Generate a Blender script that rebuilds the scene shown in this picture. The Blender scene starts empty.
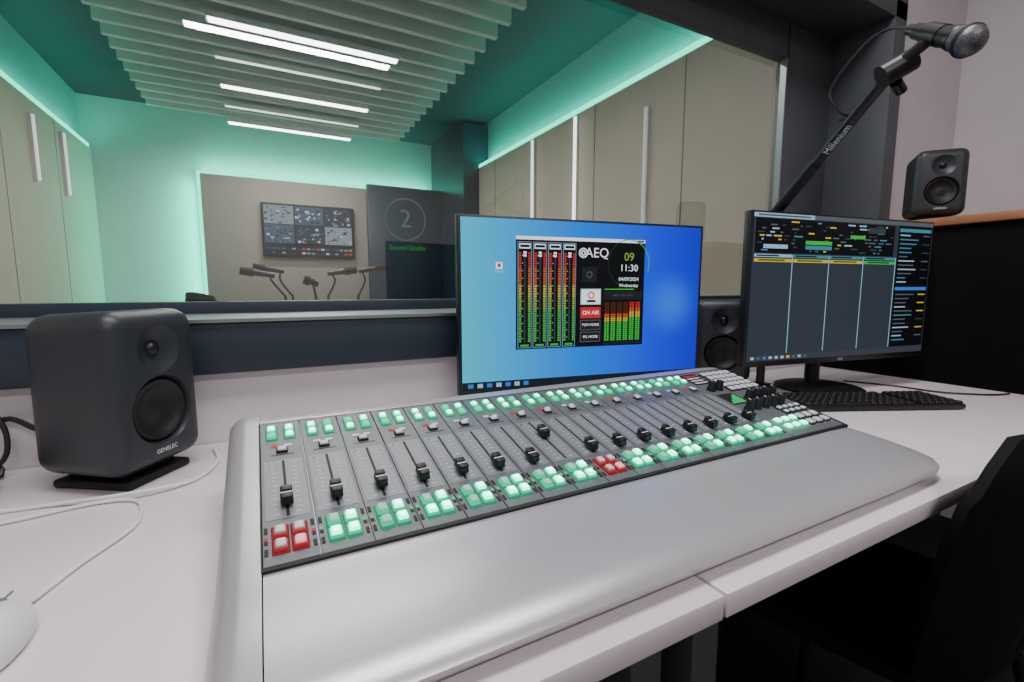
import bpy, bmesh, math, random
from mathutils import Matrix, Vector
random.seed(7)
PI=math.pi
def C(r,g,b):
    def f(c):
        c/=255.0
        return c/12.92 if c<=0.04045 else ((c+0.055)/1.055)**2.4
    return (f(r),f(g),f(b),1.0)
MATS={}
def mat(name,col,rough=0.5,metal=0.0,emit=None,es=1.0,noise=0.0,nscale=20.0,bump=0.0,spec=0.5,coat=0.0):
    if name in MATS: return MATS[name]
    m=bpy.data.materials.new(name); m.use_nodes=True
    nt=m.node_tree; b=nt.nodes['Principled BSDF']
    b.inputs['Base Color'].default_value=col
    b.inputs['Roughness'].default_value=rough
    b.inputs['Metallic'].default_value=metal
    b.inputs['Specular IOR Level'].default_value=spec
    b.inputs['Coat Weight'].default_value=coat
    if emit is not None:
        b.inputs['Emission Color'].default_value=emit
        b.inputs['Emission Strength'].default_value=es
    if noise>0 or bump>0:
        tc=nt.nodes.new('ShaderNodeTexCoord')
        n=nt.nodes.new('ShaderNodeTexNoise'); n.inputs['Scale'].default_value=nscale
        n.inputs['Detail'].default_value=5
        nt.links.new(tc.outputs['Object'],n.inputs['Vector'])
        if noise>0:
            r=nt.nodes.new('ShaderNodeValToRGB')
            r.color_ramp.elements[0].position=0.3; r.color_ramp.elements[1].position=0.7
            r.color_ramp.elements[0].color=tuple(c*(1-noise) for c in col[:3])+(1,)
            r.color_ramp.elements[1].color=tuple(min(1,c*(1+noise)) for c in col[:3])+(1,)
            nt.links.new(n.outputs['Fac'],r.inputs['Fac']); nt.links.new(r.outputs['Color'],b.inputs['Base Color'])
        if bump>0:
            bp=nt.nodes.new('ShaderNodeBump'); bp.inputs['Strength'].default_value=bump; bp.inputs['Distance'].default_value=0.002
            nt.links.new(n.outputs['Fac'],bp.inputs['Height']); nt.links.new(bp.outputs['Normal'],b.inputs['Normal'])
    MATS[name]=m; return m
def em(name,r,g,b,s=1.0):
    return mat(name,(0.0,0.0,0.0,1),0.5,0,C(r,g,b),s,spec=0.2)

class MB:
    def __init__(s): s.v=[];s.f=[];s.m=[];s.sm=[];s.mats=[]
    def add(s,vs,fs,mt,M=None,smooth=False):
        if mt not in s.mats: s.mats.append(mt)
        mi=s.mats.index(mt); o=len(s.v)
        for v in vs:
            v=Vector(v)
            s.v.append(M@v if M is not None else v)
        for f in fs:
            s.f.append([i+o for i in f]); s.m.append(mi); s.sm.append(smooth)
    def bm(s,bm,mt,M=None,smooth=False):
        bm.verts.ensure_lookup_table(); bm.verts.index_update()
        s.add([v.co.copy() for v in bm.verts],[[v.index for v in f.verts] for f in bm.faces],mt,M,smooth); bm.free()
    def box(s,x0,y0,z0,x1,y1,z1,mt,bev=0,M=None,seg=2,top=None):
        b=bmesh.new(); bmesh.ops.create_cube(b,size=1.0)
        for v in b.verts:
            v.co=Vector(((x0+x1)/2+v.co.x*(x1-x0),(y0+y1)/2+v.co.y*(y1-y0),(z0+z1)/2+v.co.z*(z1-z0)))
            if top is not None and v.co.z>(z0+z1)/2:
                v.co.x=(x0+x1)/2+(v.co.x-(x0+x1)/2)*top; v.co.y=(y0+y1)/2+(v.co.y-(y0+y1)/2)*top
        if bev>0: bmesh.ops.bevel(b,geom=list(b.edges),offset=bev,segments=seg,profile=0.5,affect='EDGES')
        s.bm(b,mt,M,smooth=bev>0)
    def rect(s,x0,y0,x1,y1,z,mt,M=None):
        s.add([(x0,y0,z),(x1,y0,z),(x1,y1,z),(x0,y1,z)],[(0,1,2,3)],mt,M)
    def lathe(s,prof,mt,M=None,seg=28,smooth=True):
        vs=[];fs=[];n=len(prof)
        for i in range(seg):
            a=2*PI*i/seg
            for r,z in prof: vs.append((r*math.cos(a),r*math.sin(a),z))
        for i in range(seg):
            j=(i+1)%seg
            for k in range(n-1):
                fs.append((i*n+k,j*n+k,j*n+k+1,i*n+k+1))
        s.add(vs,fs,mt,M,smooth)
    def cyl(s,p0,p1,r0,mt,r1=None,seg=16,M=None):
        if r1 is None: r1=r0
        p0=Vector(p0);p1=Vector(p1);d=p1-p0;L=d.length
        q=d.to_track_quat('Z','Y').to_matrix().to_4x4()
        T=Matrix.Translation(p0)@q
        if M is not None: T=M@T
        s.lathe([(0.00001,0),(r0,0),(r1,L),(0.00001,L)],mt,T,seg)
    def tube(s,pts,r,mt,seg=8,sub=6,M=None):
        P=[Vector(p) for p in pts]
        if sub>1 and len(P)>2:
            Q=[]
            for i in range(len(P)-1):
                p0=P[max(i-1,0)];p1=P[i];p2=P[i+1];p3=P[min(i+2,len(P)-1)]
                for k in range(sub):
                    t=k/sub
                    Q.append(0.5*((2*p1)+(p2-p0)*t+(2*p0-5*p1+4*p2-p3)*t*t+(3*p1-p0-3*p2+p3)*t**3))
            Q.append(P[-1]); P=Q
        vs=[];fs=[];up=None
        for i,p in enumerate(P):
            d=(P[min(i+1,len(P)-1)]-P[max(i-1,0)]).normalized()
            if up is None:
                up=d.orthogonal().normalized()
            up=(up-d*up.dot(d)).normalized(); sd=d.cross(up)
            for k in range(seg):
                a=2*PI*k/seg; vs.append(p+up*(r*math.cos(a))+sd*(r*math.sin(a)))
        for i in range(len(P)-1):
            for k in range(seg):
                l=(k+1)%seg
                fs.append((i*seg+k,i*seg+l,(i+1)*seg+l,(i+1)*seg+k))
        fs.append(list(range(seg))[::-1]); fs.append([(len(P)-1)*seg+k for k in range(seg)])
        s.add(vs,fs,mt,M,True)
    def text(s,body,size,mt,M,ax='CENTER'):
        cu=bpy.data.curves.new('t','FONT'); cu.body=body; cu.size=size; cu.align_x=ax; cu.align_y='CENTER'; cu.resolution_u=3
        o=bpy.data.objects.new('t',cu); bpy.context.scene.collection.objects.link(o)
        dg=bpy.context.evaluated_depsgraph_get(); me=bpy.data.meshes.new_from_object(o.evaluated_get(dg))
        s.add([v.co.copy() for v in me.vertices],[list(p.vertices) for p in me.polygons],mt,M)
        bpy.data.objects.remove(o); bpy.data.curves.remove(cu); bpy.data.meshes.remove(me)
    def mesh(s,name,origin=(0,0,0),recalc=True):
        me=bpy.data.meshes.new(name); o=Vector(origin)
        me.from_pydata([v-o for v in s.v],[],s.f)
        for m in s.mats: me.materials.append(m)
        me.polygons.foreach_set('material_index',s.m); me.polygons.foreach_set('use_smooth',s.sm)
        if recalc:
            b=bmesh.new(); b.from_mesh(me); bmesh.ops.recalc_face_normals(b,faces=b.faces); b.to_mesh(me); b.free()
        try: me.set_sharp_from_angle(angle=math.radians(40))
        except Exception: pass
        return me
def link(o): bpy.context.scene.collection.objects.link(o); return o
def mk(mb,name,parent=None,origin=None,label=None,cat=None,kind=None,group=None):
    if origin is None: origin=parent['_o'] if parent is not None and '_o' in parent.keys() else (0,0,0)
    o=bpy.data.objects.new(name,mb.mesh(name,origin))
    if parent is not None: o.parent=parent
    else: o.location=origin
    if label: o['label']=label
    if cat: o['category']=cat
    if kind: o['kind']=kind
    if group: o['group']=group
    return link(o)
def thing(name,loc,label,cat,rot=0,kind=None,group=None,world=True):
    e=bpy.data.objects.new(name,None); e.location=loc; e.rotation_euler=(0,0,rot); e.empty_display_size=0.05
    e['label']=label; e['category']=cat
    if world: e['_o']=tuple(loc)
    if kind: e['kind']=kind
    if group: e['group']=group
    return link(e)
def copy_thing(src,loc,rot,label=None):
    n=src.copy(); n.location=loc; n.rotation_euler=(0,0,rot); link(n)
    if label: n['label']=label
    def rec(a,b):
        for ch in list(a.children):
            c=ch.copy(); link(c); c.parent=b; rec(ch,c)
    rec(src,n); return n

# ---------------- materials
M_wall=mat('wall_paint',C(208,202,206),0.8,noise=0.03,nscale=6,bump=0.05)
M_rear=mat('rear_wall_paint',C(200,194,186),0.8,noise=0.05,nscale=4)
M_ceil=mat('ceiling_paint',C(190,190,190),0.9,noise=0.03)
M_floor=mat('dark_carpet',C(28,29,32),0.95,noise=0.3,nscale=120,bump=0.3)
M_frame=mat('slate_frame',C(34,46,58),0.45,noise=0.05,nscale=8)
M_frame2=mat('grey_frame',C(74,78,84),0.5,noise=0.05,nscale=8)
M_alu=mat('aluminium_trim',C(150,155,158),0.35,0.8,noise=0.03)
M_desk=mat('white_laminate',C(222,212,214),0.34,noise=0.02,nscale=9,bump=0.02)
M_deskedge=mat('laminate_leg',C(62,64,68),0.5,noise=0.03)
M_silver=mat('silver_console',C(184,182,188),0.32,0.45,noise=0.03,nscale=300,bump=0.04)
M_panel=mat('console_panel',C(104,107,112),0.42,0.3,noise=0.04,nscale=60)
M_panel2=mat('console_panel_light',C(126,129,134),0.42,0.25,noise=0.04,nscale=60)
M_black=mat('black_plastic',C(18,19,21),0.4,noise=0.1,nscale=40)
M_blackm=mat('matte_black',C(12,13,15),0.7,noise=0.15,nscale=60,bump=0.1)
M_slot=mat('slot_black',C(6,6,7),0.6,noise=0.05)
M_white=mat('white_plastic',C(222,222,225),0.35,noise=0.02)
M_ink=mat('white_ink',C(225,228,230),0.5,noise=0.01)
M_dink=mat('dark_ink',C(30,32,36),0.5,noise=0.01)
M_spk=mat('speaker_body',C(50,53,58),0.42,0.25,noise=0.05,nscale=200,bump=0.04)
M_cone=mat('woofer_cone',C(14,14,15),0.55,noise=0.1)
M_chrome=mat('steel',C(160,162,165),0.25,1.0,noise=0.02)
M_wood=mat('wood_top',C(150,98,62),0.5,noise=0.2,nscale=18)
M_cab=mat('black_cabinet',C(5,5,6),0.85,noise=0.1,nscale=30,spec=0.15)

# ---------------- room shell
def struct(mb,name,label=None): 
    return mk(mb,name,kind='structure')
YW=0.945
b=MB(); b.box(-1.6,YW,0,2.65,1.17,0.874,M_wall); b.box(2.06,YW,0.874,2.65,1.17,2.75,M_wall)
b.box(-1.6,YW,0.874,-1.4,1.17,2.75,M_wall); b.box(-1.4,YW,2.02,2.06,1.17,2.75,M_wall); struct(b,'wall_front')
b=MB(); b.box(2.65,-2.6,0,2.75,1.17,2.75,M_wall); struct(b,'wall_right')
b=MB(); b.box(-1.7,-2.6,0,-1.6,1.17,2.75,M_wall); struct(b,'wall_left')
b=MB(); b.box(-1.7,-2.7,0,2.75,-2.6,2.75,M_rear); struct(b,'wall_rear')
b=MB(); b.box(-1.7,-2.7,-0.05,2.75,6.0,0,M_floor); struct(b,'floor')
b=MB(); b.box(-1.7,-2.7,2.75,2.75,1.17,2.8,M_ceil); struct(b,'ceiling')
# studio shell
M_sw=mat('studio_wall_fabric',C(198,184,168),0.85,noise=0.04,nscale=3,bump=0.05)
M_su=mat('studio_upper_wall',C(150,180,185),0.8,noise=0.03)
M_sb=mat('studio_back_wall',C(190,205,205),0.8,noise=0.03)
M_sc=mat('studio_dark_ceiling',C(50,58,66),0.9,noise=0.05)
M_dk=mat('studio_dark_panel',C(38,56,72),0.35,noise=0.06,nscale=4)
M_seam=mat('panel_seam',C(120,112,104),0.9,noise=0.02)
M_strip=mat('cove_led',(0,0,0,1),0.5,0,(0.0,1.0,0.60,1),3.2)
b=MB(); b.box(-1.40,1.17,0,-1.33,5.8,2.30,M_sw); b.box(-1.6,1.17,0,-1.40,5.8,2.9,M_su)
for y in (2.2,3.1,4.0,4.9): b.box(-1.331,y,0,-1.328,y+0.006,2.30,M_seam)
struct(b,'wall_studio_left')
b=MB(); b.box(2.13,1.17,0,2.24,4.75,2.30,M_sw); b.box(2.24,1.17,0,2.42,5.8,2.9,M_su)
for y in (1.95,2.75,3.55,4.35): b.box(2.127,y,0,2.131,y+0.006,2.30,M_seam)
b.box(1.95,4.75,0,2.24,5.8,2.75,M_dk); struct(b,'wall_studio_right')
b=MB(); b.box(-1.6,5.8,0,2.42,5.95,2.9,M_sb); struct(b,'wall_studio_back')
b=MB(); b.box(-1.6,1.17,2.78,2.42,5.95,2.85,M_sc); struct(b,'ceiling_studio')

# window
w=thing('window_1',(0.33,1.05,0.874),'wide slate-framed studio observation window','window',kind='structure')
b=MB()
b.box(-1.4,0.925,0.874,2.12,1.17,0.962,M_frame,0.003); b.box(-1.4,0.92,0.962,2.12,1.17,0.968,M_alu)
mk(b,'sill',w)
b=MB(); b.box(2.04,0.925,0.962,2.12,1.17,2.04,M_frame2,0.002)
b.box(-1.4,0.925,1.98,2.12,1.17,2.06,M_frame2,0.002)
b.box(1.75,1.13,0.962,2.04,1.17,1.99,M_frame2,0.002); b.box(-1.4,1.13,1.86,1.76,1.17,1.99,M_frame2,0.002)
b.box(-1.4,1.13,0.962,1.76,1.17,0.992,M_frame,0.002); b.box(1.744,1.127,0.99,1.751,1.15,1.86,M_alu)
mk(b,'window_frame',w)
b=MB(); 
for x in (1.30,):
    b.lathe([(0.0001,0),(0.07,0),(0.07,-0.006),(0.062,-0.008),(0.0001,-0.008)],M_blackm,Matrix.Translation((x,1.05,1.98)),32)
    for k in range(24):
        a=2*PI*k/24; b.cyl((x+0.03*math.cos(a),1.05+0.03*math.sin(a),1.971),(x+0.058*math.cos(a),1.05+0.058*math.sin(a),1.971),0.0018,M_frame2,seg=5)
mk(b,'air_vent',w)
gm=bpy.data.materials.new('window_glass'); gm.use_nodes=True; nt=gm.node_tree; nt.nodes.clear()
o=nt.nodes.new('ShaderNodeOutputMaterial'); mx=nt.nodes.new('ShaderNodeMixShader'); tr=nt.nodes.new('ShaderNodeBsdfTransparent'); gl=nt.nodes.new('ShaderNodeBsdfGlossy')
tr.inputs['Color'].default_value=(0.95,0.97,0.97,1); gl.inputs['Roughness'].default_value=0.0
lw=nt.nodes.new('ShaderNodeLayerWeight'); lw.inputs['Blend'].default_value=0.25
mr=nt.nodes.new('ShaderNodeMapRange'); mr.inputs['To Min'].default_value=0.15; mr.inputs['To Max'].default_value=0.65
nt.links.new(lw.outputs['Facing'],mr.inputs['Value']); nt.links.new(mr.outputs['Result'],mx.inputs['Fac'])
nt.links.new(tr.outputs[0],mx.inputs[1]); nt.links.new(gl.outputs[0],mx.inputs[2]); nt.links.new(mx.outputs[0],o.inputs['Surface'])
b=MB(); b.add([(-1.4,1.15,0.98),(1.76,1.15,0.98),(1.76,1.15,1.87),(-1.4,1.15,1.87)],[(0,1,2,3)],gm); mk(b,'glass_pane',w)

# ---------------- studio contents
M_slat=mat('baffle_white',C(215,222,220),0.8,noise=0.03)
for i in range(21):
    y=1.45+i*0.172
    b=MB(); b.box(-0.75,y,2.50,1.32,y+0.035,2.62,M_slat); b.cyl((-0.4,y+0.017,2.62),(-0.4,y+0.017,2.78),0.004,M_chrome,seg=6); b.cyl((1.0,y+0.017,2.62),(1.0,y+0.017,2.78),0.004,M_chrome,seg=6)
    mk(b,'ceiling_baffle',origin=(0.28,y,2.5),label='white acoustic baffle hanging below studio ceiling',cat='ceiling baffle',group='ceiling baffles in the studio')
M_lamp=mat('lamp_emitter',(1,1,1,1),0.5,0,(1,0.98,0.95,1),9.0)
M_lampref=mat('lamp_reflection_dim',(1,1,1,1),0.5,0,(1,0.98,0.95,1),1.6)
LAMPS=((3.15,-0.18,0.84,M_lamp,0.05),(4.1,-0.18,0.84,M_lamp,0.05),(4.95,-0.18,0.84,M_lamp,0.05),(3.62,-0.18,0.84,M_lampref,0.02),(4.52,-0.18,0.84,M_lampref,0.02))  # the two narrow dim rows are window reflections of lamps, built as fixtures
for y,x0,x1,mm,wd in LAMPS:
    t=thing('linear_ceiling_lamp',((x0+x1)/2,y,2.49),'slim bright linear LED lamp between ceiling baffles','lamp',group='linear lamps in the studio ceiling')
    b=MB(); b.box(x0-0.01,y-wd/2-0.006,2.465,x1+0.01,y+wd/2+0.006,2.50,M_white); mk(b,'lamp_housing',t)
    b=MB(); b.box(x0,y-wd/2,2.458,x1,y+wd/2,2.466,mm); mk(b,'diffuser',t)
# backlit panel on back wall
M_green=mat('green_led',(0,0,0,1),0.5,0,(0.0,1.0,0.58,1),4.0)
t=thing('acoustic_wall_panel',(0.66,5.65,0.0),'large grey fabric wall panel with green backlight','wall panel')
b=MB(); b.box(-0.48,5.6,0.02,1.95,5.66,2.14,mat('grey_fabric',C(158,150,144),0.9,noise=0.05,nscale=80,bump=0.1),0.004); mk(b,'panel_face',t)
b=MB(); b.box(-0.47,5.66,0.0,-0.43,5.72,2.10,M_green); b.box(-0.47,5.66,2.07,1.9,5.72,2.10,M_green); b.box(-0.510,5.62,0.02,-0.482,5.65,2.15,M_strip); b.box(-0.510,5.62,2.142,1.9,5.65,2.16,M_strip); mk(b,'led_strip',t)
b=MB(); b.box(-0.38,5.66,0,1.86,5.80,2.02,M_dk); mk(b,'backing_frame',t)
for nm,x0,x1,y1 in (('left',-1.345,-1.33,5.75),('right',2.13,2.145,4.75)):
    b=MB(); b.box(x0,1.25,2.30,x1,y1,2.335,M_strip)
    mk(b,'led_strip_light',origin=((x0+x1)/2,3.4,2.30),label='green LED cove strip lying on the wall ledge',cat='light strip',group='green cove lights')
# dark reflection in the window, built as a solid panel with sign
M_sign=em('sign_grey',110,128,138,0.5); M_signg=em('sign_green',60,170,70,0.7)
t=thing('reflection_panel',(1.6,5.45,0),'dark glossy door panel carrying a round numbered sign','door panel')
b=MB(); b.box(1.08,5.42,0,2.1,5.5,2.16,M_dk,0.004); mk(b,'door_leaf',t)
b=MB(); T=Matrix.Translation((1.50,5.415,1.80))@Matrix.Rotation(PI/2,4,'X')
n=40
vs=[];fs=[]
for i in range(n):
    a=2*PI*i/n; vs+= [(0.24*math.cos(a),0.24*math.sin(a),0),(0.227*math.cos(a),0.227*math.sin(a),0)]
for i in range(n): j=(i+1)%n; fs.append((2*i,2*j,2*j+1,2*i+1))
b.add(vs,fs,M_sign,T); b.text('2',0.29,M_sign,T)
b.text('Sound Studio',0.080,M_signg,Matrix.Translation((1.52,5.415,1.48))@Matrix.Rotation(PI/2,4,'X')); mk(b,'round_sign',t)
# TV
t=thing('wall_television',(0.49,5.57,1.36),'wall-mounted screen showing a grid of camera views','television')
b=MB(); b.box(0.03,5.54,1.35,0.95,5.60,1.90,M_black,0.006); mk(b,'housing',t)
tvm=[em('tv_a',60,84,104,1.0),em('tv_b',130,146,156,1.0),em('tv_c',36,50,66,1.0),em('tv_d',190,200,205,1.1),em('tv_e',20,24,34,0.9),em('tv_r',190,60,60,0.9),em('tv_y',170,160,80,0.9),em('tv_bl',40,70,150,0.9)]
b=MB(); T=Matrix.Translation((0.045,5.538,1.36))@Matrix.Rotation(PI/2,4,'X')
b.rect(0,0,0.89,0.53,0,tvm[4],T)
for cx in range(3):
    for cy in range(2):
        x0=0.01+cx*0.292; y0=0.13+cy*0.197
        b.rect(x0,y0,x0+0.28,y0+0.19,0.001,tvm[(cx*2+cy)%3],T)
        for k in range(34):
            xx=x0+random.random()*0.24; yy=y0+random.random()*0.165
            b.rect(xx,yy,xx+0.01+random.random()*0.03,yy+0.006+random.random()*0.018,0.002+k*0.00005,random.choice(tvm[:5]),T)
for k in range(36):
    xx=0.02+k%18*0.048; yy=0.02+(k//18)*0.045
    b.rect(xx,yy,xx+0.035,yy+0.018,0.001,random.choice(tvm[:3]+tvm[:5]+tvm[5:]),T)
mk(b,'screen',t)
# studio table + mics
t=thing('studio_table',(0.45,3.6,0),'round white studio table with pedestal','table')
b=MB(); b.lathe([(0.001,0.72),(0.85,0.72),(0.86,0.735),(0.85,0.75),(0.001,0.75)],M_desk,Matrix.Translation((0.45,3.6,0)),48); mk(b,'tabletop',t)
b=MB(); b.lathe([(0.001,0),(0.35,0),(0.33,0.02),(0.06,0.05),(0.05,0.72),(0.001,0.72)],M_black,Matrix.Translation((0.45,3.6,0)),24); mk(b,'pedestal',t)
def smic(x,y,hx,hy,hz,dx,lab):
    t=thing('desk_microphone',(x,y,0.75),lab,'microphone',group='microphones on the studio table')
    b=MB(); b.lathe([(0.001,0),(0.05,0),(0.05,0.012),(0.012,0.02),(0.008,0.22),(0.001,0.22)],M_black,Matrix.Translation((x,y,0.75)),20)
    b.tube([(x,y,0.96),((x+hx)/2,y,1.07),(hx-dx*0.08,hy,hz-0.015)],0.007,M_black); mk(b,'boom_stand',t)
    b=MB(); b.cyl((hx-dx*0.10,hy,hz-0.02),(hx+dx*0.02,hy,hz),0.016,M_black,0.022); b.cyl((hx+dx*0.02,hy,hz),(hx+dx*0.10,hy,hz+0.012),0.03,M_blackm,0.026); mk(b,'microphone_head',t)
smic(0.14,3.55,-0.02,3.5,1.12,-1,'black broadcast microphone on short boom stand')
smic(0.20,3.85,0.05,3.85,1.16,-1,'black broadcast microphone on short boom stand')
smic(0.42,3.6,0.52,3.6,1.14,1,'black broadcast microphone on short boom stand')
smic(0.62,3.55,0.72,3.5,1.16,1,'black broadcast microphone on short boom stand')
smic(0.30,3.2,0.27,3.15,1.06,-0.4,'black broadcast microphone on short boom stand')
# streaks reflected in the window glass, built as glowing tubes on the studio walls
M_streak=mat('streak_white',(1,1,1,1),0.5,0,(0.9,1,0.98,1),2.8)
M_streakb=mat('streak_white_mid',(1,1,1,1),0.5,0,(0.9,1,0.98,1),1.4)
M_streakd=mat('streak_white_dim',(0.6,0.6,0.6,1),0.5,0,(0.95,1,0.98,1),0.3)
M_streakl=mat('streak_white_left',(0.8,0.8,0.8,1),0.5,0,(0.95,1,0.98,1),0.8)
for x,y,z0,z1,mm in ((2.10,3.57,1.50,2.27,M_streakb),(2.10,2.95,1.25,2.27,M_streak),(2.10,2.22,1.2,2.10,M_streakd),(-1.30,4.42,1.75,2.18,M_streakl),(-1.30,5.0,1.75,2.22,M_streakl)):
    t=thing('reflection_streak',(x,y,z0),'thin vertical white LED wall lamp','lamp',group='vertical wall lamps in the studio')
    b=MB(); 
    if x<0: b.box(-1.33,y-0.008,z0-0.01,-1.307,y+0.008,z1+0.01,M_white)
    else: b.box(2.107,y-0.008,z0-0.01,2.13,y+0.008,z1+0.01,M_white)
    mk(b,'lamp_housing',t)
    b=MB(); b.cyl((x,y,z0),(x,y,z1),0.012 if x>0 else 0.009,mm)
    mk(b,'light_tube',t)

# ---------------- desks
for x0,x1,lab in ((-1.2,0.347,'white laminate desk carrying the mixing console'),(0.350,2.62,'white laminate desk carrying monitors and keyboard')):
    t=thing('desk',((x0+x1)/2,0.6,0),lab,'desk',group='white desks along the window')
    b=MB(); b.box(x0,0.25,0.726,x1,YW-0.002,0.75,M_desk,0.002); mk(b,'desktop',t)
    for lx in (x0+0.02,x1-0.06):
        b=MB(); b.box(lx,0.30,0.0,lx+0.04,0.36,0.726,M_deskedge,0.003); b.box(lx,0.84,0.0,lx+0.04,0.90,0.726,M_deskedge,0.003); b.box(lx+0.005,0.36,0.66,lx+0.035,0.84,0.726,M_deskedge); mk(b,'leg',t)
    b=MB(); b.box(x0+0.08,0.86,0.25,x1-0.08,0.88,0.726,M_blackm); mk(b,'modesty_panel',t)

# ---------------- mixing console
PX0,PX1=-0.012,0.85
con=thing('mixing_console',(0.42,0.48,0.75),'silver broadcast mixing console with green lit buttons and black faders','mixing console')
TH=math.radians(13); ct,st=math.cos(TH),math.sin(TH)
Ms=Matrix(((1,0,0,0),(0,ct,-st,0.41),(0,st,ct,0.7915),(0,0,0,1)))
prof=[(0.296,0.7515),(0.278,0.756),(0.270,0.763),(0.269,0.769),(0.275,0.775),(0.297,0.780),(0.34,0.785),(0.38,0.788),(0.405,0.7895),(0.41,0.7905),(0.41+0.248*ct,0.7895+0.248*st),(0.675,0.851),(0.688,0.847),(0.695,0.835),(0.695,0.7515)]
def sweep(xs,mb,mt,raise_=0):
    n=len(prof);vs=[];fs=[]
    for x,ins,drop in xs:
        for y,z in prof:
            wt=max(0,min(1,(0.41-y)/0.13)); wb=max(0,min(1,(y-0.66)/0.035))
            zz=z-drop if z>0.76 else z
            vs.append((x,y+ins*wt-ins*wb*0.5,max(zz,0.7515)+(raise_ if z>0.78 and drop<0.004 else 0)))
    for i in range(len(xs)-1):
        for k in range(n):
            l=(k+1)%n; fs.append((i*n+k,i*n+l,(i+1)*n+l,(i+1)*n+k))
    fs.append(list(range(n))); fs.append([(len(xs)-1)*n+k for k in range(n)])
    mb.add(vs,fs,mt,None,True)
b=MB(); sweep([(PX0+0.0005,0,0),(0.3465,0,0),(0.3467,0,0),(0.70,0,0),(0.80,0.001,0),(0.825,0.004,0.0005),(0.84,0.009,0.001),(PX1-0.0005,0.015,0.0015)],b,M_silver); mk(b,'console_body',con)
b=MB(); sweep([(-0.046,0.012,0.014),(-0.0445,0.008,0.008),(-0.041,0.004,0.004),(-0.034,0.001,0.0005),(-0.026,0,0),(PX0-0.0005,0,0)],b,M_silver,0.003); mk(b,'side_cheek',con)
b=MB(); sweep([(PX1+0.0002,0.015,0.0015),(PX1+0.008,0.023,0.003),(PX1+0.015,0.036,0.006),(PX1+0.019,0.050,0.010),(PX1+0.0215,0.066,0.016)],b,M_silver,0.0); mk(b,'side_cheek',con)
b=MB(); b.box(PX0,-0.005,-0.004,PX1,-0.0005,0.002,M_slot,M=Ms); b.box(PX0,0.2485,-0.004,PX1,0.2515,0.001,M_dink,M=Ms); b.box(PX0-0.001,-0.006,-0.004,PX0,0.252,0.003,M_dink,M=Ms); b.box(PX1,-0.006,-0.004,PX1+0.001,0.252,0.003,M_dink,M=Ms); mk(b,'panel_trim',con)
DG=(0.0,0.05,0.03,1)
M_gring=mat('button_green_ring',DG,0.5,0,(0.0,0.70,0.32,1),1.1,spec=0.2)
M_gspill=mat('button_green_spill',C(5,20,16),0.5,0,(0.0,0.55,0.26,1),0.55,spec=0.2)  # green button light spilling on the panel, put into a glowing plate
M_rspill=mat('button_red_spill',C(30,8,8),0.5,0,(0.6,0.03,0.03,1),0.35,spec=0.2)  # red light spill around the keys, as plate emission
M_gcap=mat('button_green_cap',DG,0.4,0,(0.0,0.95,0.45,1),1.4,spec=0.3)
M_gcap2=mat('button_bright_cap',DG,0.4,0,(0.05,1.0,0.55,1),5.0,spec=0.3)
M_pcap=mat('button_pale_cap',C(150,180,168),0.4,0,(0.15,0.9,0.5,1),0.35,spec=0.3)
M_rcap=mat('button_red_cap',C(190,150,150),0.35,0,(1.0,0.40,0.42,1),0.8)
M_rring=mat('button_red_ring',C(70,10,10),0.4,0,(0.9,0.03,0.05,1),0.5)
M_wcap=mat('button_white_cap',C(205,207,210),0.35,noise=0.02)
M_core=mat('button_glow_core',DG,0.4,0,(0.35,1.0,0.75,1),8.0,spec=0.3)
def button_mesh(w,h,ring,cap,z=0.005,core=None):
    b=MB(); b.box(-w/2-0.001,-h/2-0.001,0,w/2+0.001,h/2+0.001,z*0.5,ring,0.0004,seg=1); b.box(-w/2,-h/2,z*0.45,w/2,h/2,z,cap,0.0012,top=0.9)
    if core is not None: b.box(-w*0.30,-h*0.30,z*0.9,w*0.30,h*0.30,z+0.0003,core,0.0001,seg=1)
    return b.mesh('button')
BM={'gl':button_mesh(0.0100,0.0110,M_gring,M_gcap2,0.006,M_core),'gp':button_mesh(0.0090,0.0105,M_gring,M_pcap,0.006),'gt':button_mesh(0.0085,0.0095,M_gring,M_gcap,0.005),'gu':button_mesh(0.0085,0.0095,M_gring,M_gcap2,0.005,M_core),'rl':button_mesh(0.0090,0.0100,M_rring,M_rcap,0.006),
 'rp':button_mesh(0.0090,0.0100,M_rring,M_wcap,0.006),'wh':button_mesh(0.010,0.008,M_slot,M_wcap,0.005),'gs':button_mesh(0.0120,0.010,M_gring,M_gcap2,0.006,M_core)}
def put(me,name,parent,M):
    o=bpy.data.objects.new(name,me); link(o); o.parent=parent; o.matrix_local=M; return o
O=Matrix.Translation(-Vector(con['_o']))
b=MB(); b.box(-0.006,-0.0105,0.003,0.006,0.0105,0.011,M_black,0.0015,top=0.86); b.box(-0.0058,-0.010,0.011,0.0058,-0.002,0.0130,M_black,0.001,top=0.9); b.box(-0.0058,0.002,0.011,0.0058,0.010,0.0130,M_black,0.001,top=0.9); b.box(-0.0055,-0.0006,0.0108,0.0055,0.0006,0.0114,M_ink); b.box(-0.002,-0.004,0,0.002,0.004,0.004,M_slot)
ME_fad=b.mesh('fader_knob')
fs_pos=[.082,.078,.080,.078,.076,.073,.07,.118,.070,.067,.067,.066,.066,.066,.066,.066]
M_ledg=em('led_green',30,220,120,1.2); M_ledr=em('led_red',220,40,40,1.0)
PIT=0.0452
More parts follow.
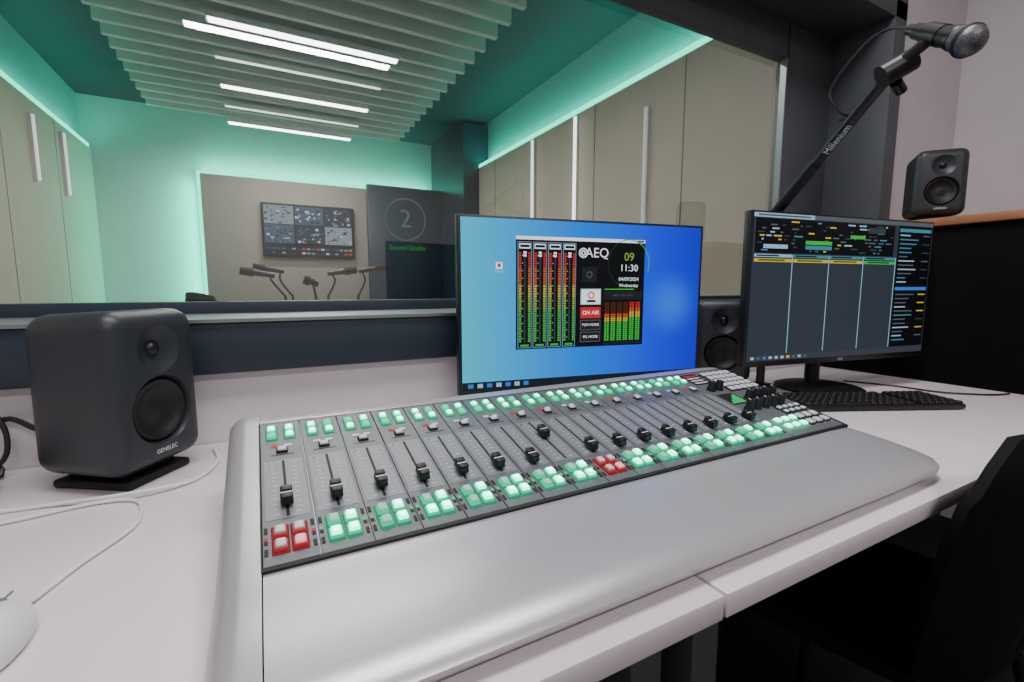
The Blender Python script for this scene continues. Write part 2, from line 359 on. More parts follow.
for i in range(16):
    xc=PX0+PIT*(i+0.5)
    e=bpy.data.objects.new('channel_strip',None)
    b=MB(); L=0.248; w=PIT/2-0.0006
    red = i in (0,8)
    b.box(-w,0,-0.003,w,L,0.0015,M_panel,0.0004,seg=1)
    b.box(-w+0.003,0.0575,0.0014,w-0.003,0.1590,0.0018,M_panel2)
    b.box(-0.0014,0.060,0.0017,0.0014,0.157,0.0021,M_slot)
    for k in range(12):
        s=0.064+k*0.0078; wd=0.005 if k%3==0 else 0.003
        b.box(-0.012,s,0.0018,-0.012+wd,s+0.0006,0.0020,M_ink); b.box(0.012-wd,s,0.0018,0.012,s+0.0006,0.0020,M_ink)
    for k in range(3):
        b.box(-w+0.0012,0.012+k*0.014,0.0015,-w+0.0042,0.020+k*0.014,0.0022,M_slot)
        b.box(w-0.0042,0.012+k*0.014,0.0015,w-0.0012,0.020+k*0.014,0.0022,M_slot)
    pm=M_rspill if red else M_gspill
    b.box(-0.0150,0.0110,0.0014,-0.0006,0.0475,0.0020,pm,0.0006,seg=1); b.box(0.0006,0.0110,0.0014,0.0150,0.0475,0.0020,pm,0.0006,seg=1)
    b.box(-0.0165,0.2040,0.0014,-0.0030,0.2370,0.0020,M_gspill,0.0006,seg=1); b.box(0.0030,0.2040,0.0014,0.0165,0.2370,0.0020,M_gspill,0.0006,seg=1)
    b.box(-w+0.0012,0.030,0.0022,-w+0.0042,0.034,0.0026,M_ledr if red else M_ledg)
    b.box(w-0.0042,0.030,0.0022,w-0.0012,0.034,0.0026,M_ledr if red else M_ledg)
    b.text(str(i+1),0.007,M_dink,Matrix.Translation((-0.014,0.153,0.0020)))
    b.box(-0.012,0.170,0.0014,0.012,0.1715,0.0018,M_dink)
    b.box(-0.011,0.188,0.0014,-0.003,0.1925,0.0022,M_ledr if i%4 in(0,3) else M_wcap); b.box(0.003,0.188,0.0014,0.011,0.1925,0.0022,M_wcap)
    link(e); e.parent=con; e.matrix_local=O@Ms@Matrix.Translation((xc,0,0))
    fp=bpy.data.objects.new('strip_plate',b.mesh('strip_plate')); link(fp); fp.parent=e
    put(ME_fad,'fader_knob',e,Matrix.Translation((0,fs_pos[i],0.0018)))
    for cx in (-0.0078,0.0078):
        for ri,r in enumerate((0.0205,0.0385)):
            if red: nm='rp' if (cx<0 or ri==1) else 'rl'
            else: nm='gp' if (cx<0 and ri==1) or (cx<0 and i%2==0) else 'gl'
            put(BM[nm],'channel_button',e,Matrix.Translation((cx,r,0.0018)))
        for ri,r in enumerate((0.2125,0.2285)):
            put(BM['gu' if (i+ri+(cx>0))%3!=0 else 'gt'],'routing_button',e,Matrix.Translation((cx+(0.0020 if cx>0 else -0.0020),r,0.0018)))
    put(BM['wh'],'cue_button',e,Matrix.Translation((0,0.179,0.0014)))
# master section
ms=bpy.data.objects.new('master_section',None); link(ms); ms.parent=con; MX=PX0+16*PIT; ms.matrix_local=O@Ms@Matrix.Translation((MX,0,0))
WM=PX1-MX
b=MB(); b.box(0.0006,0,-0.003,WM-0.0006,0.248,0.0015,M_panel,0.0004,seg=1)
b.box(0.004,0.195,0.0014,0.045,0.240,0.0024,M_slot)
for k in range(4): b.box(0.008,0.199+k*0.010,0.0024,0.040,0.2035+k*0.010,0.0027,M_wcap if k<3 else M_ledr)
b.box(0.05,0.150,0.0014,WM-0.004,0.240,0.0020,M_panel2); b.box(0.006,0.012,0.0014,WM-0.006,0.052,0.002,M_panel2)
b.box(0.004,0.110,0.0014,0.045,0.150,0.0020,M_slot)
for k in range(5):
    b.box(0.008+k*0.007,0.114,0.0020,0.012+k*0.007,0.114+0.006*(k+1),0.0023,M_ledg)
mk(b,'master_plate',ms,origin=(0,0,0))
b=MB(); b.lathe([(0.001,0.018),(0.0055,0.018),(0.0065,0.0165),(0.0072,0.004),(0.0085,0.002),(0.0085,0),(0.001,0)],M_black,seg=20); b.box(-0.0006,0.001,0.0178,0.0006,0.006,0.0185,M_ink); ME_kn=b.mesh('rotary_knob')
for x,s in ((0.014,0.170),(0.034,0.170),(0.014,0.09),(0.034,0.09),(0.056,0.09),(0.056,0.122),(0.078,0.122),(0.078,0.09),(0.10,0.09),(0.10,0.122),(0.122,0.122)):
    put(ME_kn,'rotary_knob',ms,Matrix.Translation((x,s,0.0015)))
BM['wk']=button_mesh(0.0125,0.0125,M_dink,M_wcap,0.006)
for r in range(5):
    for c in range(5):
        put(BM['wk'],'key_button',ms,Matrix.Translation((0.058+c*0.0165,0.160+r*0.0165,0.0018)))
for r in range(2):
    for c in range(6):
        put(BM['gs'] if (c<3) else BM['wk'],'monitor_button',ms,Matrix.Translation((0.018+c*0.020,0.022+r*0.019,0.0018)))
for r in range(2):
    for c in range(4): put(BM['wh'],'talkback_button',ms,Matrix.Translation((0.075+c*0.016,0.062+r*0.013,0.0014)))

# ---------------- loudspeakers
sp=thing('studio_loudspeaker',(-0.190,0.838,0.75),'dark grey rounded studio loudspeaker on a rubber foot','loudspeaker',rot=math.radians(56),group='small studio loudspeakers',world=False)
def apply_bool(body,cutters):
    ob=link(bpy.data.objects.new('tmp',body)); cs=[]
    for c in cutters:
        co=link(bpy.data.objects.new('cut',c)); cs.append(co)
        m=ob.modifiers.new('b','BOOLEAN'); m.operation='DIFFERENCE'; m.object=co; m.solver='EXACT'
    dg=bpy.context.evaluated_depsgraph_get(); dg.update()
    me=bpy.data.meshes.new_from_object(ob.evaluated_get(dg))
    for c in cs: bpy.data.objects.remove(c)
    bpy.data.objects.remove(ob); return me
b=MB(); bm_=bmesh.new(); bmesh.ops.create_cube(bm_,size=1)
for v in bm_.verts:
    zt=v.co.z>0; back=v.co.y>0
    v.co=Vector((v.co.x*0.151*(0.86 if back else 1)*(0.97 if zt else 1),v.co.y*0.142-(0.0 if not back else 0.0),0.020+(v.co.z+0.5)*0.222-(0.008 if (back and zt) else 0)))
bmesh.ops.bevel(bm_,geom=list(bm_.edges),offset=0.026,segments=6,profile=0.5,affect='EDGES')
b.bm(bm_,M_spk,None,True); body=b.mesh('cabinet')
RX=Matrix.Rotation(PI/2,4,'X') # local z -> -y
TW=Matrix.Translation((0,-0.071,0.186))@RX; WF=Matrix.Translation((0,-0.071,0.100))@RX
c1=MB(); c1.lathe([(0.0001,0.02),(0.062,0.02),(0.049,0.0),(0.046,-0.006),(0.046,-0.02),(0.0001,-0.02)],M_spk,WF,40)
c2=MB(); c2.lathe([(0.0001,0.02),(0.045,0.02),(0.034,0.0),(0.024,-0.006),(0.013,-0.011),(0.0001,-0.011)],M_spk,TW,40)
me=apply_bool(body,[c1.mesh('c'),c2.mesh('c')])
for p in me.polygons: p.use_smooth=True
me.set_sharp_from_angle(angle=math.radians(28))
ob=link(bpy.data.objects.new('cabinet',me)); ob.parent=sp
b=MB()
b.lathe([(0.0001,-0.013),(0.012,-0.014),(0.016,-0.015),(0.034,-0.009),(0.036,-0.006),(0.041,-0.004),(0.044,-0.006),(0.0455,-0.010),(0.0455,-0.018)],M_cone,WF,40); mk(b,'woofer',sp,origin=(0,0,0))
b=MB(); b.lathe([(0.0001,-0.004),(0.004,-0.0045),(0.008,-0.007),(0.0095,-0.010),(0.012,-0.0105)],M_black,TW,30); mk(b,'tweeter',sp,origin=(0,0,0))
b=MB(); b.box(-0.052,-0.060,0,0.052,0.055,0.012,M_blackm,0.004); b.box(-0.040,-0.045,0.010,0.040,0.045,0.026,M_blackm,0.004); mk(b,'rubber_foot',sp,origin=(0,0,0))
b=MB(); b.text('GENELEC',0.0085,M_ink,Matrix.Translation((0,-0.0716,0.043))@RX); mk(b,'badge',sp,origin=(0,0,0))
sp2=copy_thing(sp,(1.095,0.858,0.75),math.radians(-38)); 
sp3=copy_thing(sp,(1.825,0.69,1.216),math.radians(-50),'small dark grey studio loudspeaker on a wooden cabinet top'); sp3.scale=(0.87,0.87,0.87)

# ---------------- monitors
def wallpaper():
    m=bpy.data.materials.new('desktop_wallpaper'); m.use_nodes=True; nt=m.node_tree; nt.nodes.clear()
    o=nt.nodes.new('ShaderNodeOutputMaterial'); e=nt.nodes.new('ShaderNodeEmission'); tc=nt.nodes.new('ShaderNodeTexCoord'); sx=nt.nodes.new('ShaderNodeSeparateXYZ')
    mr=nt.nodes.new('ShaderNodeMapRange'); mr.inputs['From Min'].default_value=-0.28; mr.inputs['From Max'].default_value=0.28
    r=nt.nodes.new('ShaderNodeValToRGB'); el=r.color_ramp.elements
    el[0].position=0; el[0].color=C(50,175,205); el[1].position=1; el[1].color=C(20,30,190)
    a=el.new(0.35); a.color=C(20,125,220); a=el.new(0.8); a.color=C(10,50,220)
    nt.links.new(tc.outputs['Object'],sx.inputs[0]); nt.links.new(sx.outputs['X'],mr.inputs['Value']); nt.links.new(mr.outputs[0],r.inputs[0])
    vd=nt.nodes.new('ShaderNodeVectorMath'); vd.operation='DISTANCE'; vd.inputs[1].default_value=(0.205,0,0.235); nt.links.new(tc.outputs['Object'],vd.inputs[0])
    m2=nt.nodes.new('ShaderNodeMapRange'); m2.interpolation_type='SMOOTHSTEP'; m2.inputs['From Min'].default_value=0.0; m2.inputs['From Max'].default_value=0.09; m2.inputs['To Min'].default_value=0.35; m2.inputs['To Max'].default_value=0.0
    nt.links.new(vd.outputs['Value'],m2.inputs['Value'])
    mx=nt.nodes.new('ShaderNodeMix'); mx.data_type='RGBA'; nt.links.new(m2.outputs[0],mx.inputs['Factor']); nt.links.new(r.outputs[0],mx.inputs['A']); mx.inputs['B'].default_value=C(60,150,250)
    nt.links.new(mx.outputs['Result'],e.inputs['Color']); e.inputs['Strength'].default_value=1.35; nt.links.new(e.outputs[0],o.inputs['Surface']); return m
M_wp=wallpaper()
def monitor(loc,rot,label,W,z0,z1):
    t=thing('computer_monitor',loc,label,'computer monitor',rot=rot,world=False)
    b=MB(); b.box(-W/2,0,z0,W/2,0.022,z1,M_black,0.003); b.box(-W/2+0.08,0.02,z0+0.05,W/2-0.08,0.045,z1-0.06,M_black,0.008); mk(b,'housing',t,origin=(0,0,0))
    b=MB(); b.cyl((0,0.075,0.012),(0,0.075,(z0+z1)/2),0.018,M_black); b.box(-0.04,0.04,(z0+z1)/2-0.05,0.04,0.08,(z0+z1)/2+0.04,M_black,0.004)
    b.lathe([(0.0001,0),(0.105,0),(0.105,0.006),(0.09,0.011),(0.02,0.016),(0.0001,0.016)],M_black,Matrix.Translation((0,0.055,0)),40); mk(b,'monitor_stand',t,origin=(0,0,0))
    return t
W1=0.575
mon=monitor((0.6185,0.8045,0.75),math.radians(-9.6),'slim black monitor showing audio meters on a blue desktop',W1,0.053,0.411)
class SC:
    def __init__(s,W,z0,z1): s.W=W;s.z0=z0;s.z1=z1;s.b=MB();s.n=0
    def T(s,x,t,l): return Matrix.Translation((-s.W/2+x*s.W,-0.0006-l*0.0003,s.z1-t*(s.z1-s.z0)))@RX
    def r(s,x0,t0,x1,t1,m,l=1):
        s.b.rect(0,-(t1-t0)*(s.z1-s.z0),(x1-x0)*s.W,0,0,m,s.T(x0,t0,l))
    def t(s,txt,x,t,h,m,l=3,ax='CENTER'): s.b.text(txt,h*(s.z1-s.z0)*1.35,m,s.T(x,t,l),ax)
    def arc(s,x,t,rad,a0,a1,wd,m,l=3,n=24):
        vs=[];fs=[]
        for i in range(n+1):
            a=a0+(a1-a0)*i/n
            for q in (rad,rad-wd): vs.append((q*math.cos(a),q*math.sin(a),0))
        for i in range(n): fs.append((2*i,2*i+2,2*i+3,2*i+1))
        s.b.add(vs,fs,m,s.T(x,t,l))
E_blk=em('ui_black',10,12,16,0.9);E_dk=em('ui_dark',30,34,40,0.9);E_gr=em('ui_grey',90,96,104,0.9);E_wh=em('ui_white',240,245,250,1.2)
E_g=em('ui_green',50,185,60,1.0);E_y=em('ui_yellow',210,185,45,1.0);E_o=em('ui_orange',215,90,35,1.0);E_r=em('ui_red',205,40,45,1.0);E_gd=em('ui_green_dark',25,80,35,1.0)
E_ye=em('ui_olive',140,180,50,1.0);E_bl=em('ui_blue',40,110,210,1.1);E_te=em('ui_teal',60,140,160,0.9);E_lb=em('ui_pale_blue',150,190,220,1.0);E_br=em('ui_brown',90,40,24,0.9);E_grd=em('ui_grey_mid',58,64,72,0.9)
s=SC(W1-0.014,0.066,0.406)
s.r(0,0,1,1,M_wp,0)
s.r(0,0.955,1,1,E_dk,1)
for k in range(7): s.r(0.02+k*0.035,0.965,0.04+k*0.035,0.99,E_lb if k%2 else E_bl,2)
s.r(0.93,0.968,0.985,0.985,E_lb,2)
s.r(0.125,0.25,0.150,0.29,E_wh,1); s.r(0.132,0.258,0.143,0.28,E_r,2); s.r(0.120,0.30,0.157,0.31,E_lb,1)
s.r(0.20,0.095,0.735,0.77,E_blk,1); s.r(0.20,0.095,0.735,0.115,E_wh,2); s.r(0.70,0.098,0.73,0.112,E_gr,3)
for k in range(4):
    x0=0.207+k*0.0590; x1=x0+0.053
    s.r(x0,0.128,x1,0.762,E_lb,2); s.r(x0+0.0015,0.1305,x1-0.0015,0.7595,E_blk,3)
    s.r(x0+0.005,0.138,x1-0.005,0.168,E_wh,4); s.r(x0+0.008,0.145,x1-0.008,0.161,E_dk,5)
    xm=(x0+x1)/2
    s.r(xm-0.0055,0.185,xm+0.0055,0.735,E_dk,4); s.r(xm-0.0008,0.195,xm+0.0008,0.725,E_gr,5)
    s.r(xm-0.006,0.185,xm+0.006,0.215,E_wh,6); s.r(xm-0.006,0.198,xm+0.006,0.202,E_dk,7)
    for j in range(36):
        t=0.190+j*0.0150; m=E_r if j<6 else E_o if j<13 else E_y if j<18 else E_ye if j<23 else E_g
        s.r(x0+0.004,t,x0+0.0135,t+0.011,m,4); s.r(x1-0.0135,t,x1-0.004,t+0.011,m,4)
        if j%3==1: s.r(xm-0.010,t,xm-0.007,t+0.006,E_lb,4)
    s.r(x0+0.010,0.741,x1-0.010,0.753,E_g,4)
s.t('AEQ',0.525,0.185,0.062,E_wh); 
s.arc(0.467,0.185,0.0105,0,2*PI,0.0028,E_wh); s.arc(0.467,0.185,0.0055,0,2*PI,0.0028,E_wh)
s.t('09',0.665,0.205,0.055,E_ye); s.arc(0.665,0.245,0.052,-0.35,2.1,0.0022,E_g); s.arc(0.665,0.245,0.052,2.1,4.6,0.0012,E_gd)
s.t('11:30',0.665,0.275,0.045,E_wh); s.t('04/09/2024',0.665,0.345,0.024,E_wh); s.t('Wednesday',0.665,0.385,0.022,E_wh)
s.r(0.463,0.27,0.525,0.365,E_dk,2); s.arc(0.494,0.318,0.007,0,2*PI,0.002,E_gr)
s.r(0.458,0.405,0.545,0.505,E_lb,2); s.r(0.462,0.41,0.541,0.50,E_wh,3); s.arc(0.503,0.445,0.008,0,2*PI,0.003,E_r,4); s.r(0.485,0.475,0.522,0.49,E_dk,4)
s.r(0.458,0.52,0.545,0.59,E_r,2); s.t('ON AIR',0.502,0.556,0.026,E_wh,4)
s.r(0.458,0.60,0.545,0.665,E_gr,2); s.r(0.461,0.605,0.542,0.66,E_dk,3); s.t('PGM MODE',0.502,0.632,0.017,E_wh,4)
s.r(0.458,0.675,0.545,0.74,E_gr,2); s.r(0.461,0.68,0.542,0.735,E_dk,3); s.t('PFL MODE',0.502,0.708,0.017,E_wh,4)
s.r(0.555,0.42,0.728,0.475,E_dk,2); s.t('MAIN  PGM  AUX',0.64,0.448,0.014,E_gr,4); s.r(0.56,0.405,0.69,0.412,E_g,3)
for k in range(6):
    x0=0.562+k*0.0275
    for j in range(20):
        t=0.49+j*0.0125; m=E_br if j<6 else E_o if j<8 else E_y if j<10 else E_g
        if k>=4: m=E_r if j<3 else E_o if j<5 else E_y if j<8 else E_g
        s.r(x0,t,x0+0.009,t+0.010,m,3); s.r(x0+0.011,t,x0+0.020,t+0.010,m,3)
s.r(0.555,0.745,0.728,0.762,E_dk,3)
mk(s.b,'screen',mon,origin=(0,0,0))
W2=0.638
mon2=monitor((1.305,0.65,0.75),math.radians(-9.0),'slim black monitor on round stand showing playout software',W2,0.082,0.447)
s=SC(W2-0.014,0.096,0.442)
E_slate=em('ui_slate',50,58,68,0.9)
s.r(0,0,1,1,E_slate,0); s.r(0,0,1,0.028,E_gr,1); s.r(0.0,0.0,0.30,0.028,E_lb,2); s.r(0.02,0.008,0.28,0.02,E_gr,3)
s.r(0.01,0.035,0.76,0.262,E_blk,1)
pal=[E_gr,E_gr,E_grd,E_te,E_lb,E_grd,E_y]
for row in range(9):
    t=0.042+row*0.024
    x=0.02+ (row%3)*0.01
    while x<0.74:
        wd=random.uniform(0.008,0.045)
        if random.random()<0.6: s.r(x,t+0.004,min(x+wd,0.755),t+0.014,random.choice(pal),2)
        x+=wd+random.uniform(0.006,0.03)
s.r(0.26,0.172,0.40,0.198,E_g,3); s.r(0.05,0.205,0.17,0.232,E_lb,3); s.r(0.26,0.205,0.40,0.232,E_te,3); s.r(0.50,0.12,0.585,0.145,E_g,3); s.r(0.60,0.06,0.70,0.10,E_grd,3)
for k,(m,m2) in enumerate(((E_lb,E_y),(E_te,E_y),(E_te,E_y),(E_te,E_g))):
    x0=0.01+k*0.193
    s.r(x0,0.270,x0+0.185,0.290,m,1); s.r(x0+0.01,0.275,x0+0.12,0.285,E_dk,2); s.r(x0,0.300,x0+0.185,0.322,m2,1); s.r(x0+0.02,0.305,x0+0.15,0.315,E_gd,2)
    s.r(x0,0.325,x0+0.185,0.94,E_slate,1)
    s.r(x0+0.1860,0.27,x0+0.1900,0.95,E_lb,2)
s.r(0.785,0.03,0.995,0.95,E_blk,1); s.r(0.79,0.05,0.99,0.075,E_te,2); s.r(0.79,0.49,0.99,0.515,E_bl,2)
for k in range(26):
    t=0.095+k*0.032
    if abs(t-0.495)<0.03: continue
    s.r(0.795,t,0.795+random.uniform(0.05,0.13),t+0.009,random.choice([E_lb,E_gr,E_gr,E_te]),2)
    if k%2==0: s.r(0.94,t,0.985,t+0.009,random.choice([E_gr,E_y,E_grd]),2)
s.r(0,0.96,1,1,E_grd,1)
for k in range(10): s.r(0.02+k*0.03,0.970,0.036+k*0.03,0.988,random.choice([E_lb,E_y,E_bl,E_gr]),2)
mk(s.b,'screen',mon2,origin=(0,0,0))
b=MB(); b.text('AOC',0.009,M_ink,Matrix.Translation((0,-0.0006,0.0885))@RX); mk(b,'badge',mon2,origin=(0,0,0))

# ---------------- keyboard
kb=thing('computer_keyboard',(1.225,0.548,0.75),'flat black computer keyboard on the white desk','keyboard',rot=math.radians(-25),world=False)
b=MB(); b.box(-0.184,-0.058,0.002,0.184,0.060,0.014,M_black,0.003); mk(b,'keyboard_body',kb,origin=(0,0,0))
M_key=mat('key_black',C(24,25,27),0.5,noise=0.05)
b=MB(); b.box(-0.0070,-0.0074,0,0.0070,0.0074,0.006,M_key,0.001,top=0.86,seg=1); kme=b.mesh('key')
KP=[(-0.1733+c*0.0165,-0.047+r*0.0190) for r in range(6) for c in range(22) if not (r==0 and 3<c<9) and c!=15]
for x,y in KP[:100]:
    o=bpy.data.objects.new('key',kme); link(o); o.parent=kb; o.location=(x,y,0.0135)
b=MB()
b.box(-0.1733+4*0.0165-0.007,-0.0544,0.0135,-0.1733+8*0.0165+0.007,-0.0396,0.0185,M_key,0.001)
for x,y in KP[100:]: b.box(x-0.0070,y-0.0074,0.0135,x+0.0070,y+0.0074,0.0195,M_key,0.001,seg=1,top=0.86)
mk(b,'remaining_keys',kb,origin=(0,0,0),kind='stuff')

# ---------------- cabinet
cb=thing('equipment_cabinet',(2.1,0.64,0.75),'black equipment cabinet with wooden top on the desk','cabinet')
b=MB(); b.box(1.69,0.34,0.751,2.60,0.93,1.192,M_cab,0.004); mk(b,'cabinet_body',cb)
b=MB(); b.box(1.675,0.325,1.192,2.62,0.94,1.215,M_wood,0.003); mk(b,'cabinet_top',cb)
b=MB(); b.box(1.72,0.332,0.77,2.12,0.342,1.18,M_cab,0.003); mk(b,'cabinet_door',cb)

# ---------------- microphone arm
E1=Vector((0.957,0.43,1.386)); A1=Vector((1.125,0.745,1.19))
arm=thing('microphone_stand',(1.125,0.745,0.75),'black articulated microphone boom arm clamped to the desk','microphone stand')
b=MB(); b.box(1.10,0.72,0.751,1.15,0.77,0.775,M_black,0.003); b.cyl((1.125,0.745,0.775),(1.125,0.745,1.16),0.010,M_black); mk(b,'desk_clamp_post',arm)
b=MB(); b.cyl((1.105,0.74,1.175),(1.145,0.74,1.175),0.020,M_black); b.cyl(A1,E1,0.0100,M_black,0.0100); 
d=(E1-A1).normalized(); b.cyl(A1+d*0.03,A1+d*0.19,0.0125,M_black); mk(b,'boom_tube',arm)
mid=A1+d*0.262; zc=(Vector((0,-0.4,1.0))-mid); zc=(zc-d*zc.dot(d)).normalized(); yc=zc.cross(d)
Tm=Matrix(((d.x,yc.x,zc.x,0),(d.y,yc.y,zc.y,0),(d.z,yc.z,zc.z,0),(0,0,0,1))); Tm=Matrix.Translation(mid+zc*0.0106)@Tm
b=MB(); b.text('Millenium',0.0185,M_ink,Tm); mk(b,'arm_lettering',arm)
b=MB(); b.cyl(E1+Vector((-0.014,0.012,-0.012)),E1+Vector((0.018,-0.018,0.012)),0.019,M_black,0.018); b.cyl(E1+Vector((0.01,0,-0.02)),E1+Vector((0.03,0.0,-0.03)),0.009,M_black)
MA=Vector((0.928,0.326,1.378)); MBk=Vector((0.985,0.430,1.455)); md=(MBk-MA).normalized(); mm_=MA+md*0.07
b.cyl(E1,mm_,0.009,M_black); b.cyl(mm_-md*0.018,mm_+md*0.018,0.0160,M_black,0.0155); mk(b,'swivel_joint',arm)
mic=thing('microphone',tuple(MA),'dynamic microphone with grey mesh ball head in a stand clip','microphone')
M_mesh=bpy.data.materials.new('mic_grille'); M_mesh.use_nodes=True; nt=M_mesh.node_tree; bs=nt.nodes['Principled BSDF']; bs.inputs['Metallic'].default_value=0.6; bs.inputs['Roughness'].default_value=0.45
tc=nt.nodes.new('ShaderNodeTexCoord'); vo=nt.nodes.new('ShaderNodeTexVoronoi'); vo.inputs['Scale'].default_value=620; rr=nt.nodes.new('ShaderNodeValToRGB'); rr.color_ramp.elements[0].color=C(20,20,22); rr.color_ramp.elements[1].color=C(120,122,126); rr.color_ramp.elements[0].position=0.1; rr.color_ramp.elements[1].position=0.7
nt.links.new(tc.outputs['Object'],vo.inputs['Vector']); nt.links.new(vo.outputs['Distance'],rr.inputs['Fac']); nt.links.new(rr.outputs['Color'],bs.inputs['Base Color'])
Q=Matrix.Translation(MA)@md.to_track_quat('Z','Y').to_matrix().to_4x4()@Matrix.Scale(0.83,4)
b=MB(); b.lathe([(0.0001,-0.026)]+[(0.026*math.sin(a),-0.026*math.cos(a)) for a in [0.2,0.4,0.65,0.9,1.15,1.4]]+[(0.0262,0.0),(0.0255,0.008),(0.022,0.02),(0.020,0.026)],M_mesh,Q,36); mk(b,'grille',mic)
b=MB(); b.lathe([(0.0265,-0.004),(0.0275,-0.002),(0.0275,0.003),(0.0265,0.005)],M_blackm,Q,36); b.lathe([(0.0001,0.024),(0.0205,0.024),(0.0215,0.028),(0.0205,0.036),(0.018,0.05),(0.0145,0.13),(0.014,0.138),(0.0001,0.138)],M_black,Q,30); mk(b,'handle',mic)
b=MB(); tail=MA+md*0.114
b.cyl(tail,tail+md*0.018,0.0085,M_black); b.tube([tail+md*0.018,(1.005,0.462,1.475),(1.003,0.50,1.465),(0.985,0.545,1.40),(0.99,0.53,1.355),(1.005,0.52,1.345),(1.012,0.54,1.345)],0.0025,M_black)
mk(b,'microphone_cable',mic)

# ---------------- left desk small stuff
ms_=thing('computer_mouse',(-0.200,0.458,0.75),'white corded computer mouse on the desk','computer mouse',rot=math.radians(-10),world=False)
b=MB(); bm_=bmesh.new(); bmesh.ops.create_uvsphere(bm_,u_segments=24,v_segments=14,radius=1)
for v in bm_.verts:
    x,y,z=v.co; v.co=Vector((x*0.030*(1-0.08*y),y*0.050,max(z,-0.25)*0.026*(1-0.25*y)+0.009))
b.bm(bm_,M_white,None,True); mk(b,'mouse_shell',ms_,origin=(0,0,0))
b=MB(); b.cyl((-0.003,0.028,0.0225),(0.003,0.028,0.0225),0.007,M_panel2); b.box(-0.0006,0.012,0.024,0.0006,0.046,0.0255,M_panel2); mk(b,'scroll_wheel',ms_,origin=(0,0,0))
b=MB(); b.tube([(-0.191,0.508,0.757),(-0.186,0.53,0.753),(-0.17,0.575,0.753),(-0.145,0.63,0.753),(-0.141,0.67,0.753),(-0.155,0.72,0.753),(-0.20,0.735,0.753),(-0.29,0.72,0.753),(-0.38,0.74,0.753)],0.0022,M_white); mk(b,'white_cable',origin=(-0.2,0.6,0.75),label='thin white mouse cable curling over the desk',cat='cable')
b=MB(); b.tube([(-0.42,0.80,0.753),(-0.33,0.765,0.753),(-0.25,0.755,0.753),(-0.165,0.735,0.758),(-0.10,0.76,0.753),(-0.075,0.83,0.753),(-0.085,0.90,0.753)],0.0025,M_white); mk(b,'white_cable',origin=(-0.2,0.78,0.75),label='white cable curving around the loudspeaker foot',cat='cable')
b=MB(); b.tube([(-0.285,0.915,0.80),(-0.31,0.925,0.815),(-0.34,0.93,0.83),(-0.37,0.92,0.80),(-0.34,0.90,0.757),(-0.40,0.87,0.754)],0.004,M_black); b.tube([(-0.40,0.915,0.87),(-0.36,0.92,0.86),(-0.335,0.915,0.81),(-0.35,0.90,0.765),(-0.45,0.88,0.756)],0.0035,M_black); mk(b,'black_cable',origin=(-0.3,0.9,0.75),label='black power cables looping against the wall',cat='cable')
b=MB(); b.box(-0.46,0.80,0.751,-0.325,0.86,0.790,M_black,0.006); mk(b,'power_adapter',origin=(-0.4,0.83,0.75),label='small black power adapter box on the desk',cat='power adapter')
b=MB(); b.tube([(1.47,0.72,0.753),(1.50,0.66,0.753),(1.52,0.60,0.753),(1.53,0.52,0.753),(1.60,0.45,0.753),(1.66,0.43,0.753)],0.0022,M_black); mk(b,'black_cable',origin=(1.5,0.55,0.75),label='thin black cable lying on the white desk',cat='cable')

# ---------------- chair
ch=thing('office_chair',(0.95,0.36,0),'black moulded shell chair with slim metal legs','chair')
def shell(mb,rows,mt,th):
    n=len(rows[0]); vs=[];fs=[]
    for off in (0,1):
        for r_ in rows:
            for p,nv in r_: vs.append(Vector(p)+Vector(nv)*(th*off))
    R=len(rows); base=R*n
    for i in range(R-1):
        for k in range(n-1):
            a=i*n+k; fs.append((a,a+1,a+n+1,a+n)); fs.append((base+a,base+a+n,base+a+n+1,base+a+1))
    for i in range(R-1):
        for k in (0,n-1):
            a=i*n+k; fs.append((a,a+n,base+a+n,base+a))
    for k in range(n-1):
        for i in (0,R-1):
            a=i*n+k; fs.append((a,a+1,base+a+1,base+a))
    mb.add(vs,fs,mt,None,True)
M_chair=mat('chair_black',C(9,9,11),0.75,noise=0.1,nscale=60,spec=0.2)
rows=[]
for i in range(13):
    q=i/12; z=0.46+q*0.40; hw=0.18+0.045*math.sin(q*PI*0.75); 
    if q>0.75: hw*=math.sqrt(max(0.05,1-((q-0.75)/0.27)**2*0.5))
    y=0.215-0.075*q
    rows.append([((0.95+hw*u_,y+0.05*u_*u_,z-(0.02*u_*u_ if q>0.8 else 0)),(0,1,0)) for u_ in [k/6-1 for k in range(13)]])
b=MB(); shell(b,rows,M_chair,0.012); mk(b,'backrest',ch)
rows=[]
for i in range(13):
    q=i/12; y=0.215+q*0.40; hw=0.18+0.04*math.sin(q*PI*0.8)
    if q>0.8: hw*=math.sqrt(max(0.1,1-((q-0.8)/0.22)**2*0.4))
    rows.append([((0.95+hw*u_,y,0.455+0.02*u_*u_-(0.02*q*q)+0.01*(1-q)),(0,0,-1)) for u_ in [k/6-1 for k in range(13)]])
b=MB(); shell(b,rows,M_chair,0.014); mk(b,'seat',ch)
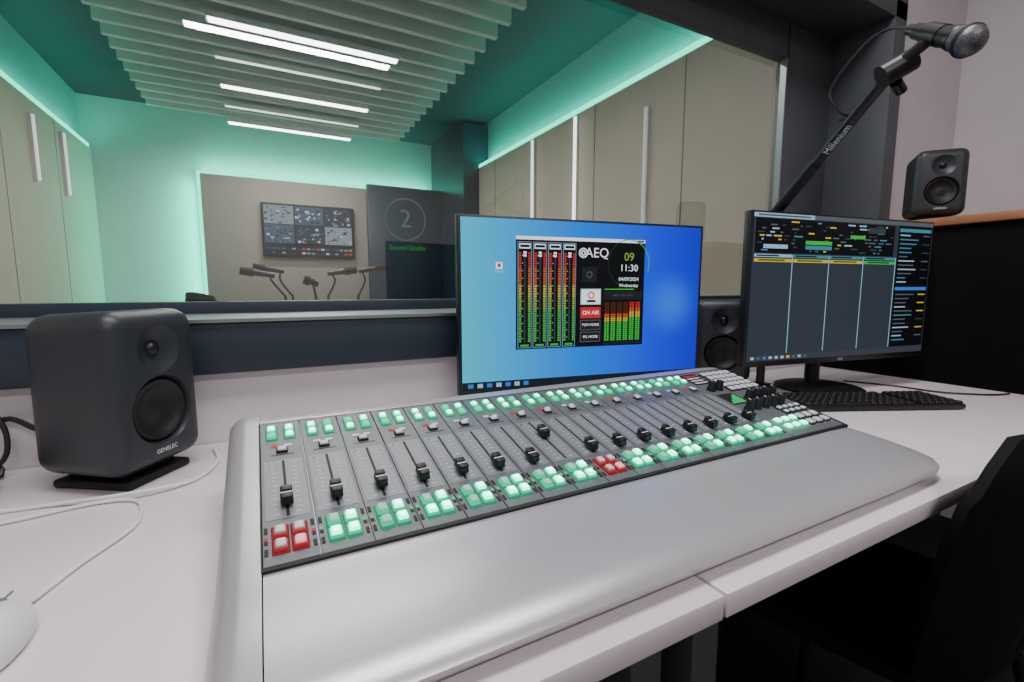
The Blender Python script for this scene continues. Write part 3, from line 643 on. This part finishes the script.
for sx,sy in ((-1,-1),(1,-1),(-1,1),(1,1)):
    b=MB(); b.tube([(0.95+sx*0.12,0.40+sy*0.12,0.445),(0.95+sx*0.16,0.40+sy*0.16,0.40),(0.95+sx*0.22,0.40+sy*0.22,0.0)],0.010,mat('dark_steel',C(60,62,66),0.4,0.8,noise=0.02),sub=4); mk(b,'leg',ch)
ch2=copy_thing(ch,(-0.18,3.2,0),math.radians(-60),'black shell chair beside the round studio table'); ch2.scale=(0.9,0.9,1.16)

# ---------------- lights
def area(name,loc,rot,sx,sy,e,col=(1,1,1)):
    l=bpy.data.lights.new(name,'AREA'); l.shape='RECTANGLE'; l.size=sx; l.size_y=sy; l.energy=e; l.color=col
    o=bpy.data.objects.new(name,l); o.location=loc; o.rotation_euler=rot; link(o); return o
area('control_room_light',(0.3,0.33,2.7),(0,0,0),1.7,0.45,39,(1,0.965,0.975))
area('control_room_light_rear',(0.3,-1.5,2.7),(0,0,0),1.3,0.09,33,(1,0.965,0.975))
for y,x0,x1,mm,wd in LAMPS[:3]:
    area('studio_lamp_light',((x0+x1)/2,y,2.456),(0,0,0),1.0,0.05,13,(1,0.95,0.90))
area('studio_lamp_light_window',(0.33,1.9,2.48),(0,0,0),1.0,0.05,16,(1,0.95,0.90))
G=(0.0,1.0,0.64)
area('cove_left',(-1.37,3.5,2.325),(math.radians(180),math.radians(20),0),0.03,4.2,15,G)
area('cove_right',(2.19,3.0,2.325),(math.radians(180),math.radians(-20),0),0.04,3.4,17,G)
area('panel_glow_top',(0.7,5.71,2.17),(math.radians(180),0,0),2.4,0.08,12,G)
area('panel_glow_side',(-0.52,5.70,1.1),(0,math.radians(90),0),2.0,0.08,16,G)
w_=bpy.data.worlds.new('World'); bpy.context.scene.world=w_; w_.use_nodes=True; w_.node_tree.nodes['Background'].inputs[0].default_value=(0.5,0.5,0.55,1); w_.node_tree.nodes['Background'].inputs[1].default_value=0.3
# ---------------- camera
cd=bpy.data.cameras.new('camera'); cd.sensor_width=36; cd.lens=36*466/1024; cd.clip_start=0.02
co=bpy.data.objects.new('camera',cd); link(co); co.location=(0,0,1.02)
co.rotation_euler=(math.radians(90-6.5),0,math.radians(-28.07)); bpy.context.scene.camera=co
for o in bpy.data.objects:
    if '_o' in o.keys(): del o['_o']
